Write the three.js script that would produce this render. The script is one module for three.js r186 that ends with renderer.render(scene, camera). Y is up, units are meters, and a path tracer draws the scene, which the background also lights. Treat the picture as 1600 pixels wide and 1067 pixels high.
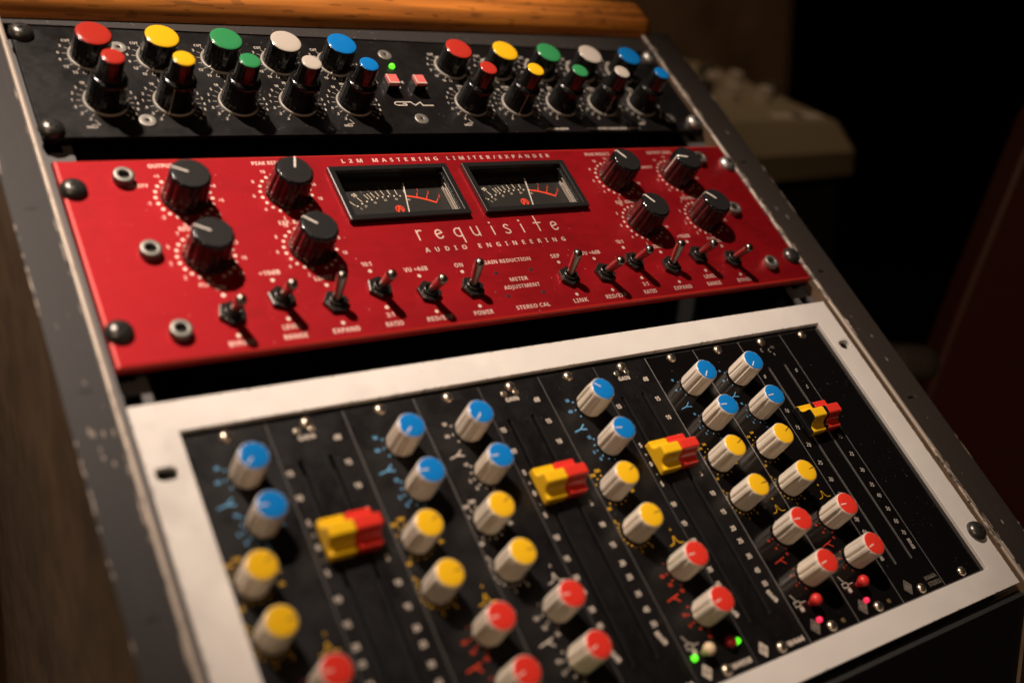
import * as THREE from 'three';
import { RoundedBoxGeometry } from 'three/addons/geometries/RoundedBoxGeometry.js';
import { mergeGeometries } from 'three/addons/utils/BufferGeometryUtils.js';
import { RectAreaLightUniformsLib } from 'three/addons/lights/RectAreaLightUniformsLib.js';

// ---------------------------------------------------------------- frame of the rack, camera, lamps, exposure
// Rack frame in millimetres: x along the units, y up the slope of the fronts, z out of the fronts.
const SLOPE = 43 * Math.PI / 180, TILT = SLOPE - Math.PI / 2;
const ORIGIN = new THREE.Vector3(0, 0.85, 0);
const rackTurn = new THREE.Matrix4().makeRotationX(TILT);
const rackDir = (x, y, z) => new THREE.Vector3(x, y, z).applyMatrix4(rackTurn);
const rackPoint = (x, y, z) => rackDir(x / 1000, y / 1000, z / 1000).add(ORIGIN);

const scene = new THREE.Scene();
scene.background = new THREE.Color(0x000000);
const camera = new THREE.PerspectiveCamera(36.09, 1024 / 682, 0.02, 40);
camera.position.copy(rackPoint(-360, -274.6, 419));
camera.up.copy(rackDir(0.12087, 0.79679, 0.59204));
camera.lookAt(camera.position.clone().add(rackDir(0.56033, 0.43755, -0.70327)));
camera.focus = 0.652;
camera.userData.fStop = 3.1;

RectAreaLightUniformsLib.init();
const LAMP = rackPoint(-640, 1250, 1600), LAMP_AIM = rackPoint(-34, 82, 0);
const spot = new THREE.SpotLight(new THREE.Color(1.0, 0.83, 0.70), 24.5, 0, 0.19, 0.9, 2);
spot.position.copy(LAMP); spot.target.position.copy(LAMP_AIM);
spot.castShadow = true; spot.shadow.radius = 2.2; spot.shadow.mapSize.set(2048, 2048);
spot.name = 'ceiling_spot_beam';
scene.add(spot, spot.target);
const FILL_GLOBE = new THREE.Vector3(-1.25, 1.75, 1.35);
const fillLight = new THREE.PointLight(new THREE.Color(1.0, 0.68, 0.44), 1.7, 0, 2);  // added fill standing in for soft room light from the front left
fillLight.position.copy(FILL_GLOBE); fillLight.castShadow = true; fillLight.shadow.radius = 5;
fillLight.name = 'added_fill_glow';
scene.add(fillLight);

const renderer = new THREE.WebGLRenderer({ antialias: true });
renderer.toneMapping = THREE.LinearToneMapping;
renderer.toneMappingExposure = 1.0;
renderer.shadowMap.enabled = true;
renderer.setSize(1024, 682);

// ---------------------------------------------------------------- helpers
function rng(seed) { let a = seed >>> 0; return () => { a = (a + 0x6D2B79F5) >>> 0; let t = a; t = Math.imul(t ^ (t >>> 15), t | 1); t ^= t + Math.imul(t ^ (t >>> 7), t | 61); return ((t ^ (t >>> 14)) >>> 0) / 4294967296; }; }
const deg = (d) => d * Math.PI / 180;
const taken = {};
function numbered(name) { const n = taken[name] = (taken[name] ?? -1) + 1; return n ? `${name}_${String(n).padStart(3, '0')}` : name; }
const SC = 0.001;
const mm = (g) => { g.scale(SC, SC, SC); return g; };           // geometries are drawn in millimetres
function shade(o) { o.castShadow = o.receiveShadow = true; return o; }
function part(parent, name, geometry, material, at = [0, 0, 0], turn = null) {
  const m = shade(new THREE.Mesh(geometry, material)); m.name = name;
  m.position.set(at[0] * SC, at[1] * SC, at[2] * SC);
  if (turn) m.rotation.set(...turn);
  parent.add(m); return m;
}
function thing(name, label, category, [x, y, z], group) {       // a thing mounted in the rack
  const g = new THREE.Group(); g.name = numbered(name);
  g.position.copy(rackPoint(x, y, z)); g.rotation.x = TILT;
  g.userData = { label, category }; if (group) g.userData.group = group;
  scene.add(g); return g;
}
function putCopy(proto, parent, at, turnZ = 0) {
  const c = proto.clone(); c.position.set(at[0] * SC, at[1] * SC, at[2] * SC); c.rotation.z = turnZ; parent.add(c); return c;
}
const std = (o) => new THREE.MeshStandardMaterial(o), phy = (o) => new THREE.MeshPhysicalMaterial(o);
const lin = (r, g, b) => new THREE.Color().setRGB(r, g, b);

// value noise that tiles, for stains, grain and roughness
function tileNoise(seed) {
  const r = rng(seed), N = 64, v = new Float32Array(N * N); for (let i = 0; i < v.length; i++) v[i] = r();
  const s = (t) => t * t * (3 - 2 * t);
  return (x, y, p) => { const X = ((x * p) % p + p) % p, Y = ((y * p) % p + p) % p, i = Math.floor(X), j = Math.floor(Y), a = s(X - i), b = s(Y - j);
    const q = (m, n) => v[(((n % p) + p) % p % N) * N + (((m % p) + p) % p % N)];
    return (q(i, j) * (1 - a) + q(i + 1, j) * a) * (1 - b) + (q(i, j + 1) * (1 - a) + q(i + 1, j + 1) * a) * b; };
}
function dataTex(w, h, fn, colour = false) {
  const d = new Uint8Array(w * h * 4);
  for (let j = 0; j < h; j++) for (let i = 0; i < w; i++) { const c = fn(i / w, j / h, i, j), k = (j * w + i) * 4; for (let m = 0; m < 3; m++) d[k + m] = Math.max(0, Math.min(255, 255 * (c.length ? c[m] : c))); d[k + 3] = 255; }
  const t = new THREE.DataTexture(d, w, h); t.wrapS = t.wrapT = THREE.RepeatWrapping; t.magFilter = THREE.LinearFilter; t.minFilter = THREE.LinearMipmapLinearFilter; t.generateMipmaps = true;
  if (colour) t.colorSpace = THREE.SRGBColorSpace; t.needsUpdate = true; return t;
}
const n1 = tileNoise(11), n2 = tileNoise(23), n3 = tileNoise(37);
const smudge = dataTex(512, 512, (u, v) => { const a = 0.5 * n1(u, v, 5) + 0.3 * n2(u, v, 13) + 0.2 * n3(u, v, 37); return 0.26 + 0.42 * a + 0.05 * n1(u, v, 61); });
const smudgeRed = dataTex(512, 512, (u, v) => { const a = 0.5 * n2(u, v, 6) + 0.3 * n3(u, v, 17) + 0.2 * n1(u, v, 41); return 0.46 + 0.20 * a + 0.05 * n2(u * 0.25, v, 61); });
const brush = dataTex(256, 256, (u, v, i, j) => 0.5 + 0.22 * (n1(u, v * 3, 60) - 0.5) + 0.5 * (n2(u * 0.08 + 0.3, v, 63) - 0.5));
const fineGrain = dataTex(256, 256, (u, v) => 0.5 + 0.5 * (n3(u, v, 63) - 0.5) + 0.4 * (n1(u, v, 40) - 0.5));

// a drawing in millimetres on a panel: x to the right, y up
class Print {
  constructor(x0, y0, w, h, s, bg) {
    Object.assign(this, { x0, y0, w, h, s }); this.c = document.createElement('canvas'); this.c.width = Math.round(w * s); this.c.height = Math.round(h * s);
    this.g = this.c.getContext('2d'); this.g.fillStyle = bg; this.g.fillRect(0, 0, this.c.width, this.c.height); this.g.lineCap = this.g.lineJoin = 'round'; this.ink = '#e9dccb';
  }
  X(x) { return (x - this.x0) * this.s; } Y(y) { return (this.y0 + this.h - y) * this.s; }
  dot(x, y, r, c = this.ink) { this.g.fillStyle = c; this.g.beginPath(); this.g.arc(this.X(x), this.Y(y), r * this.s, 0, 7); this.g.fill(); }
  ring(x, y, r, w, a0 = 0, a1 = 360, c = this.ink) { this.g.strokeStyle = c; this.g.lineWidth = w * this.s; this.g.beginPath(); this.g.arc(this.X(x), this.Y(y), r * this.s, -deg(a1), -deg(a0)); this.g.stroke(); }
  line(pts, w, c = this.ink) { this.g.strokeStyle = c; this.g.lineWidth = w * this.s; this.g.beginPath(); pts.forEach((p, i) => this.g[i ? 'lineTo' : 'moveTo'](this.X(p[0]), this.Y(p[1]))); this.g.stroke(); }
  curve(p, w, c = this.ink) { this.g.strokeStyle = c; this.g.lineWidth = w * this.s; this.g.beginPath(); this.g.moveTo(this.X(p[0]), this.Y(p[1])); for (let i = 2; i < p.length; i += 6) this.g.bezierCurveTo(this.X(p[i]), this.Y(p[i + 1]), this.X(p[i + 2]), this.Y(p[i + 3]), this.X(p[i + 4]), this.Y(p[i + 5])); this.g.stroke(); }
  fill(pts, c = this.ink) { this.g.fillStyle = c; this.g.beginPath(); pts.forEach((p, i) => this.g[i ? 'lineTo' : 'moveTo'](this.X(p[0]), this.Y(p[1]))); this.g.closePath(); this.g.fill(); }
  // centred text with a given cap height (and width, if set); turn in degrees
  text(str, x, y, cap, { width = 0, c = this.ink, bold = true, turn = 0, squeeze = 0.82 } = {}) {
    const g = this.g, px = cap / 0.73 * this.s; g.save(); g.translate(this.X(x), this.Y(y)); g.rotate(-deg(turn));
    g.font = `${bold ? 'bold ' : ''}${px}px sans-serif`; g.fillStyle = c; g.textAlign = 'center'; g.textBaseline = 'alphabetic';
    const m = g.measureText(str).width; g.scale(width ? width * this.s / m : squeeze, 1); g.fillText(str, 0, cap * this.s / 2); g.restore();
  }
  // letters set apart so that the line runs from xa to xb on baseline y
  spaced(str, xa, xb, y, cap, { c = this.ink, bold = true, squeeze = 0.95 } = {}) {
    const g = this.g, px = cap / 0.73 * this.s; g.font = `${bold ? 'bold ' : ''}${px}px sans-serif`; g.fillStyle = c; g.textAlign = 'left'; g.textBaseline = 'alphabetic';
    const ws = [...str].map((k) => g.measureText(k).width * squeeze), sum = ws.reduce((a, b) => a + b, 0), gap = ((xb - xa) * this.s - sum) / (str.length - 1); let X = this.X(xa);
    [...str].forEach((k, i) => { g.save(); g.translate(X, this.Y(y)); g.scale(squeeze, 1); g.fillText(k, 0, 0); g.restore(); X += ws[i] + gap; });
  }
  dust(seed, n, rmax, cols = ['rgba(190,175,160,0.55)', 'rgba(160,150,140,0.35)']) { const r = rng(seed); for (let i = 0; i < n; i++) { const k = r(); this.dot(this.x0 + r() * this.w, this.y0 + r() * this.h, 0.06 + rmax * k * k * k, cols[r() < 0.4 ? 0 : 1]); } }
  scratches(seed, n, len, c) { const r = rng(seed); for (let i = 0; i < n; i++) { const x = this.x0 + r() * this.w, y = this.y0 + r() * this.h, a = r() * 6.3, l = len * (0.3 + r()); this.line([[x, y], [x + Math.cos(a) * l, y + Math.sin(a) * l]], 0.07, c); } }
  texture() { const t = new THREE.CanvasTexture(this.c); t.colorSpace = THREE.SRGBColorSpace; t.anisotropy = 8; return t; }
}
// uv of a flat panel geometry (in mm, before scaling) from x and y
function planarUV(g, x0, y0, w, h) { const p = g.attributes.position, uv = new Float32Array(p.count * 2); for (let i = 0; i < p.count; i++) { uv[2 * i] = (p.getX(i) - x0) / w; uv[2 * i + 1] = (p.getY(i) - y0) / h; } g.setAttribute('uv', new THREE.BufferAttribute(uv, 2)); return g; }
function rectShape(x0, y0, x1, y1, r = 0, cls = THREE.Shape) {
  const s = new cls(); if (!r) { s.moveTo(x0, y0); s.lineTo(x1, y0); s.lineTo(x1, y1); s.lineTo(x0, y1); s.closePath(); return s; }
  s.moveTo(x0 + r, y0); s.lineTo(x1 - r, y0); s.absarc(x1 - r, y0 + r, r, -Math.PI / 2, 0); s.lineTo(x1, y1 - r); s.absarc(x1 - r, y1 - r, r, 0, Math.PI / 2); s.lineTo(x0 + r, y1); s.absarc(x0 + r, y1 - r, r, Math.PI / 2, Math.PI); s.lineTo(x0, y0 + r); s.absarc(x0 + r, y0 + r, r, Math.PI, 1.5 * Math.PI); return s;
}
function plate(shape, front, thick, bevel = 0) {   // its front face at z = front
  const g = new THREE.ExtrudeGeometry(shape, { depth: thick - 2 * bevel, bevelEnabled: bevel > 0, bevelThickness: bevel, bevelSize: bevel, bevelOffset: -bevel, bevelSegments: 2, curveSegments: 20 });
  g.translate(0, 0, front - thick + bevel); return g;
}
const box = (w, h, d, x = 0, y = 0, z = 0) => { const g = new THREE.BoxGeometry(w, h, d); g.translate(x, y, z); return g; };
const rbox = (w, h, d, r, x = 0, y = 0, z = 0) => { const g = new RoundedBoxGeometry(w, h, d, 3, r); g.translate(x, y, z); return g; };
const cyl = (r0, r1, h, n = 32, z = 0) => { const g = new THREE.CylinderGeometry(r1, r0, h, n); g.rotateX(Math.PI / 2); g.translate(0, 0, z + h / 2); return g; };   // r0 below, r1 above
const lathe = (pts, n = 48) => { const g = new THREE.LatheGeometry(pts.map(([r, z]) => new THREE.Vector2(r, z)), n); g.rotateX(Math.PI / 2); return g; };           // (r, z) upwards
// a turned body with flutes: rings [radius, z, flute strength]; ribs are angles (rad) with a raised fin
function fluted(rings, flutes, depth, sharp, ribs = [], ribOut = 0, seg = 120) {
  const pos = [], idx = [], R = rings.length;
  for (const [r, z, f] of rings) for (let i = 0; i < seg; i++) {
    const t = i / seg * Math.PI * 2; let k = r - depth * f * Math.pow(0.5 + 0.5 * Math.cos(t * flutes), sharp);
    for (const a of ribs) { let d = Math.atan2(Math.sin(t - a), Math.cos(t - a)) * r; if (Math.abs(d) < 1.5) k = r + ribOut * f * Math.min(1, (1.5 - Math.abs(d)) / 0.5); else if (Math.abs(d) < 2.3) k = r - depth * f * 1.5; }
    pos.push(Math.cos(t) * k, Math.sin(t) * k, z);
  }
  for (let j = 0; j + 1 < R; j++) for (let i = 0; i < seg; i++) { const a = j * seg + i, b = j * seg + (i + 1) % seg, c = a + seg, d = b + seg; idx.push(a, b, d, a, d, c); }
  const top = pos.length / 3; pos.push(0, 0, rings[R - 1][1]); const o = (R - 1) * seg; for (let i = 0; i < seg; i++) idx.push(o + i, o + (i + 1) % seg, top);
  const g = new THREE.BufferGeometry(); g.setAttribute('position', new THREE.Float32BufferAttribute(pos, 3)); g.setIndex(idx); g.computeVertexNormals();
  const uv = new Float32Array(pos.length / 3 * 2); for (let i = 0; i < uv.length / 2; i++) { uv[2 * i] = pos[3 * i] / 20; uv[2 * i + 1] = pos[3 * i + 2] / 20 + pos[3 * i + 1] / 30; } g.setAttribute('uv', new THREE.BufferAttribute(uv, 2));
  return g;
}
const merge = (list) => mergeGeometries(list.map((g) => { const k = g.index ? g.toNonIndexed() : g; for (const n of Object.keys(k.attributes)) if (!['position', 'normal', 'uv'].includes(n)) k.deleteAttribute(n); return k; }));

// ---------------------------------------------------------------- materials
const M = {
  aluminium: std({ color: lin(0.52, 0.50, 0.47), metalness: 0.9, roughness: 0.42 }),
  steel: std({ color: lin(0.30, 0.28, 0.25), metalness: 0.9, roughness: 0.5 }),
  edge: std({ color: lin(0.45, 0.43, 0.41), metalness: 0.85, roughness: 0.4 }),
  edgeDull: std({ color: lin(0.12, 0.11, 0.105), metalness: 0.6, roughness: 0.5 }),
  chrome: std({ color: lin(0.25, 0.225, 0.20), metalness: 1, roughness: 0.3 }),
  darkChrome: std({ color: lin(0.085, 0.08, 0.074), metalness: 0.85, roughness: 0.27 }),
  nickelScrew: std({ color: lin(0.62, 0.52, 0.40), metalness: 0.95, roughness: 0.3 }),
  blackScrew: std({ color: lin(0.11, 0.105, 0.097), metalness: 0.8, roughness: 0.32 }),
  slotBlack: std({ color: lin(0.006, 0.006, 0.006), roughness: 0.8 }),
  blackPlastic: phy({ color: lin(0.007, 0.007, 0.007), roughness: 0.16, clearcoat: 0.4, clearcoatRoughness: 0.08 }),
  blackMatt: phy({ color: lin(0.012, 0.011, 0.011), roughness: 0.48, specularIntensity: 0.5, bumpMap: fineGrain, bumpScale: 0.00006 }),
  bezel: std({ color: lin(0.012, 0.0115, 0.011), roughness: 0.34 }),
  knobGrey: std({ color: lin(0.76, 0.67, 0.56), roughness: 0.4 }),
  white: std({ color: lin(0.80, 0.755, 0.71), roughness: 0.42, roughnessMap: null }),
  capBlue: std({ color: lin(0.006, 0.17, 0.50), roughness: 0.2 }),
  capYellow: std({ color: lin(0.80, 0.46, 0.012), roughness: 0.2 }),
  capRed: std({ color: lin(0.66, 0.035, 0.022), roughness: 0.2 }),
  capDeepRed: std({ color: lin(0.46, 0.032, 0.02), roughness: 0.2 }),
  capGreen: std({ color: lin(0.035, 0.25, 0.085), roughness: 0.2 }),
  capWhite: std({ color: lin(0.50, 0.44, 0.375), roughness: 0.2 }),
  paint: std({ color: lin(0.74, 0.68, 0.60), roughness: 0.5 }),
  darkPaint: std({ color: lin(0.10, 0.05, 0.01), roughness: 0.5 }),
  ringWhite: std({ color: lin(0.32, 0.29, 0.25), roughness: 0.35 }),
  rackBlack: std({ color: lin(0.020, 0.018, 0.017), roughness: 0.5 }),
  inside: std({ color: lin(0.008, 0.008, 0.008), roughness: 0.9 }),
  rail: std({ color: lin(0.13, 0.125, 0.125), metalness: 0.5, roughness: 0.45 }),
  pinkButton: phy({ color: lin(0.74, 0.15, 0.14), roughness: 0.22, clearcoat: 0.6, clearcoatRoughness: 0.1 }),
  redButton: std({ color: lin(0.66, 0.03, 0.025), roughness: 0.35 }),
  darkRedButton: std({ color: lin(0.22, 0.006, 0.006), roughness: 0.35 }),
  creamButton: std({ color: lin(0.72, 0.55, 0.34), roughness: 0.4 }),
  ledGreen: std({ color: lin(0.05, 0.3, 0.02), roughness: 0.3, emissive: lin(0.12, 1.0, 0.02), emissiveIntensity: 1.6 }),
  ledRed: std({ color: lin(0.3, 0.02, 0.04), roughness: 0.3, emissive: lin(1.0, 0.02, 0.08), emissiveIntensity: 1.1 }),
  glass: phy({ color: lin(0.98, 0.98, 0.97), roughness: 0.02, transmission: 1, thickness: 0, ior: 1.5 }),
};
M.white.roughnessMap = smudge.clone(); M.white.roughnessMap.repeat.set(0.004, 0.004); M.white.roughness = 0.95;

// ---------------------------------------------------------------- the setting: floor, wall
function setting(name, geometry, material, at) { const m = shade(new THREE.Mesh(geometry, material)); m.name = name; m.position.set(...at); m.userData = { kind: 'structure' }; scene.add(m); return m; }
const carpet = std({ color: lin(0.020, 0.018, 0.016), roughness: 0.95, bumpMap: fineGrain, bumpScale: 0.002 });
setting('floor', new THREE.BoxGeometry(9, 0.1, 9), carpet, [1, -0.05, -1]);
const wallMap = dataTex(256, 256, (u, v) => { const a = 0.72 + 0.2 * n1(u, v, 9) + 0.12 * n2(u, v, 43); return [0.90 * a, 0.74 * a, 0.58 * a]; }, true); wallMap.repeat.set(5, 3);
const wallEdge = (() => { const f = rackDir(0.56033, 0.43755, -0.70327), r = new THREE.Vector3().crossVectors(f, camera.up).normalize(), d = f.addScaledVector(r, (1235 - 800) / 1637.7).addScaledVector(camera.up, 0.29), t = (-1.75 - camera.position.z) / d.z; return camera.position.x + d.x * t; })();
setting('back_wall', new THREE.BoxGeometry(4, 3, 0.1), std({ map: wallMap, roughness: 0.9 }), [wallEdge - 2, 1.5, -1.8]);

// ---------------------------------------------------------------- the rack
const rack = thing('equipment_rack', 'worn black sloping equipment rack with chipped side edges holding three units', 'rack', [0, 0, 0]);
{
  const up = [Math.sin(SLOPE), Math.cos(SLOPE)], fw = [-Math.cos(SLOPE), Math.sin(SLOPE)];     // world up and towards the viewer, in (y, z)
  const FLOOR = -850, at = (h, d) => [h * up[0] + d * fw[0], h * up[1] + d * fw[1]], hd = (y, z) => [y * up[0] + z * up[1], y * fw[0] + z * fw[1]];
  const low = hd(-248, 0.6), topBack = hd(266, -170);
  const outline = [[266, 0.6], [-248, 0.6], at(FLOOR, low[1]), at(FLOOR, topBack[1]), [266, -170]];
  const s = new THREE.Shape(); outline.forEach(([y, z], i) => s[i ? 'lineTo' : 'moveTo'](y, z)); s.closePath();
  const basis = new THREE.Matrix4().makeBasis(new THREE.Vector3(0, 1, 0), new THREE.Vector3(0, 0, 1), new THREE.Vector3(1, 0, 0));
  const sideMap = dataTex(512, 512, (u, v) => { const a = 0.75 + 0.3 * n1(u, v, 7) + 0.2 * n2(u, v, 31) + 0.10 * n3(u, v, 63); return [0.40 * a, 0.325 * a, 0.25 * a]; }, true); sideMap.repeat.set(0.0022, 0.0022);
  const sideMat = std({ map: sideMap, roughness: 0.62 });
  for (const sx of [-1, 1]) {
    const WB = sx < 0 ? 22.8 : 31.6, WF = WB - 3.6;
    const g = new THREE.ExtrudeGeometry(s, { depth: WB, bevelEnabled: false }); g.applyMatrix4(basis); g.translate(sx < 0 ? -244.2 - WB : 244.2, 0, 0);
    part(rack, 'side_board', mm(g), sideMat);
    // front face of the side board: black paint, chipped to the bare metal
    const P = new Print(0, -248, WF, 514, 3.4, sx < 0 ? '#33302f' : '#3a332f'), r = rng(sx < 0 ? 5 : 8);
    P.dust(sx + 40, 260, 0.2);
    for (let k = 0; k < 26; k++) { const x = 2 + r() * 16, y = -240 + r() * 500; P.g.globalAlpha = 0.10 + 0.15 * r(); P.line([[x, y], [x + (r() - 0.5) * 3, y + 6 + r() * 40]], 0.25, '#8a7f76'); } P.g.globalAlpha = 1;
    const blob = (x, y, a, b, c) => { const pts = []; const n = 9; for (let i = 0; i < n; i++) { const t = i / n * 6.283, q = 0.6 + 0.6 * r(); pts.push([x + Math.cos(t) * a * q, y + Math.sin(t) * b * q]); } P.fill(pts, c); };
    for (let k = 0; k < 150; k++) { let y = -246 + r() * 508; const e = r(); if (n2(y / 512 + 0.5, sx * 0.3, 14) < 0.46) continue; const outer = sx < 0 ? e < 0.62 : e < 0.25; const x = outer ? (sx < 0 ? r() * 0.8 : WF - 0.2 - r() * 0.5) : (sx < 0 ? WF - 0.4 - r() * 0.4 : 0.2 + r() * r() * 2.2); blob(x, y, 0.2 + r() * 0.45, 1.0 + 8 * r() * r(), r() < 0.75 ? '#a3968a' : '#d3c3b2'); }
    for (let k = 0; k < 15; k++) blob(6 + r() * 11, sx < 0 ? -50 + r() * 85 : -248 + r() * 512, 0.3 + r() * 0.6, 0.5 + r() * 2.4, r() < 0.6 ? '#9a8d82' : '#6d625a');
    for (const y of [102, -8, -120]) blob(10, y + (sx > 0 ? 14 : 0), 3.6, 1.1, '#0c0a09');
    const fm = std({ map: P.texture(), roughness: 0.42, metalness: 0.15 });
    const f = planarUV(box(WF, 514, 0.8, WF / 2, 9, 1.1), 0, -248, WF, 514); f.translate(sx < 0 ? -244.2 - WB : 247.8, 0, 0);
    part(rack, 'front_edge', mm(f), fm);
    // bare, rubbed inner edge
    const T = new Print(0, -248, 4, 514, 3.6, '#aea194'), q = rng(sx < 0 ? 71 : 72);
    for (let k = 0; k < (sx < 0 ? 160 : 1500); k++) { const y = -248 + q() * 514, x = q() * 4; if (n3(y / 512 + 0.5, sx * 0.2, 17) < 0.38) continue; T.g.globalAlpha = 0.25 + 0.5 * q(); T.line([[x, y], [x + (q() - 0.5) * 0.6, y + q() * 6]], 0.2 + q() * (sx < 0 ? 0.3 : 0.5), q() < (sx < 0 ? 0.3 : 0.66) ? '#2a2422' : '#c9b8a6'); } T.g.globalAlpha = 1;
    const e = new THREE.ExtrudeGeometry(rectShape(0, 0, 3.4, 12, 1.3), { depth: 514, bevelEnabled: false, curveSegments: 6 });  // section (x, z), run along y
    e.applyMatrix4(new THREE.Matrix4().makeBasis(new THREE.Vector3(1, 0, 0), new THREE.Vector3(0, 0, 1), new THREE.Vector3(0, -1, 0))); e.translate(sx < 0 ? -247.7 : 244.3, 266, -9.8);
    planarUV(e, sx < 0 ? -247.7 : 244.3, -248, 4, 514);
    part(rack, 'edge_trim', mm(e), std({ map: T.texture(), roughness: 0.42, metalness: 0.25 }));
    // mounting rail behind the fronts, with its square holes
    const rs = rectShape(sx < 0 ? -244 : 226, -242, sx < 0 ? -226 : 244, 264);
    for (let y = -234, k = 0; y < 258; y += [15.875, 15.875, 12.7][k++ % 3]) { const cx = sx * 235; rs.holes.push(rectShape(cx - 4.2, y - 4.2, cx + 4.2, y + 4.2, 0, THREE.Path)); }
    part(rack, 'mounting_rail', mm(plate(rs, -8, 2)), M.rail);
  }
  const topMap = new Print(-244, 243, 488, 23, 4, '#332f2d'); topMap.dust(61, 900, 0.4); topMap.scratches(62, 60, 12, 'rgba(160,150,140,0.25)');
  const tb = planarUV(box(487.6, 22, 8, 0, 254.4, -4.4), -244, 243, 488, 23);
  part(rack, 'top_crossbar', mm(tb), std({ map: topMap.texture(), roughness: 0.5, metalness: 0.1 }));
  part(rack, 'lower_panel', mm(box(487.6, 674, 6, 0, -337, 0)), M.inside, [0, -246, -5], [-TILT, 0, 0]);
  part(rack, 'top_board', mm(box(487.6, 3, 150, 0, 267.4, -78)), M.inside);
  for (const sx of [-1, 1]) part(rack, 'added_dark_lining', mm(box(0.8, 506, 138, sx * 243.6, 11, -81)), M.inside);  // black liners added to keep the beam-lit inner walls dark
  part(rack, 'back_panel', mm(box(487.6, 560, 4, 0, -16, -150)), M.inside);
}

// ---------------------------------------------------------------- wooden bar along the top of the rack
{
  const woodMap = dataTex(1024, 256, (u, v) => {
    const warp = 0.05 * n1(u, v, 4), g = n2(u * 0.12, v + warp, 60), h = n3(u * 0.3, v + warp * 0.6, 22), f = n1(u * 0.4, v, 63), b = n2(u * 0.5, v * 0.6, 6);
    const pore = n3(u * 0.9 + 0.2, v + warp, 63) > 0.8 ? -0.16 : 0; const a = 0.62 + 0.30 * g + 0.26 * h + 0.10 * f + pore, k = 0.86 + 0.24 * b; return [0.80 * a * k, 0.49 * a * k * (0.96 + 0.06 * h), 0.19 * a * k]; }, true); woodMap.repeat.set(1, 1);
  const g = new RoundedBoxGeometry(640, 40, 54, 6, 15), p = g.attributes.position, uv = g.attributes.uv;
  for (let i = 0; i < p.count; i++) uv.setXY(i, p.getX(i) / 640 + 0.5, (p.getY(i) + p.getZ(i)) / 150);
  const bar = shade(new THREE.Mesh(mm(g), phy({ map: woodMap, roughness: 0.42, clearcoat: 0.25, clearcoatRoughness: 0.3, bumpMap: fineGrain, bumpScale: 0.00005 })));
  bar.name = 'wooden_bar'; bar.position.copy(rackPoint(-60, 272.8, -15)); bar.rotation.set(TILT, 0, 0); bar.rotateZ(deg(1.55));
  bar.userData = { label: 'rounded honey brown wooden bar running along the top of the rack', category: 'wooden bar' }; scene.add(bar);
}

// ---------------------------------------------------------------- small shared pieces
const G = {};
G.panHead = mm(lathe([[0, 4.8], [2.6, 4.6], [4.8, 3.9], [6.3, 2.3], [6.8, 0.7], [6.8, 0]].reverse(), 40));
G.cross = mm(merge([box(5.4, 1.4, 1.2, 0, 0, 4.35), box(1.4, 5.4, 1.2, 0, 0, 4.35)]));
function rackScrew(parent, x, y, z, turn, headMat = M.blackScrew) { const s = part(parent, 'rack_screw', G.panHead, headMat, [x, y, z], [0, 0, turn]); part(s, 'cross_slot', G.cross, M.slotBlack); return s; }
G.socket = mm(lathe([[2.7, 1.2], [2.7, 4.2], [3.3, 4.5], [4.9, 4.5], [5.6, 3.9], [5.6, 0]].reverse(), 36));
G.socketHole = mm(cyl(2.75, 2.75, 0.4, 6, 1.4));
G.smallHead = mm(lathe([[0, 1.9], [1.6, 1.75], [2.7, 1.0], [3.1, 0.2], [3.1, 0]].reverse(), 28));
G.smallCross = mm(merge([box(3.0, 0.7, 0.7, 0, 0, 1.75), box(0.7, 3.0, 0.7, 0, 0, 1.75)]));
G.flushHead = mm(lathe([[1.3, 0.2], [1.3, 0.75], [4.4, 0.75], [4.9, 0.3], [4.9, 0]].reverse(), 32));
G.flushHole = mm(cyl(1.35, 1.35, 0.2, 16, 0.25));

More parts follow.
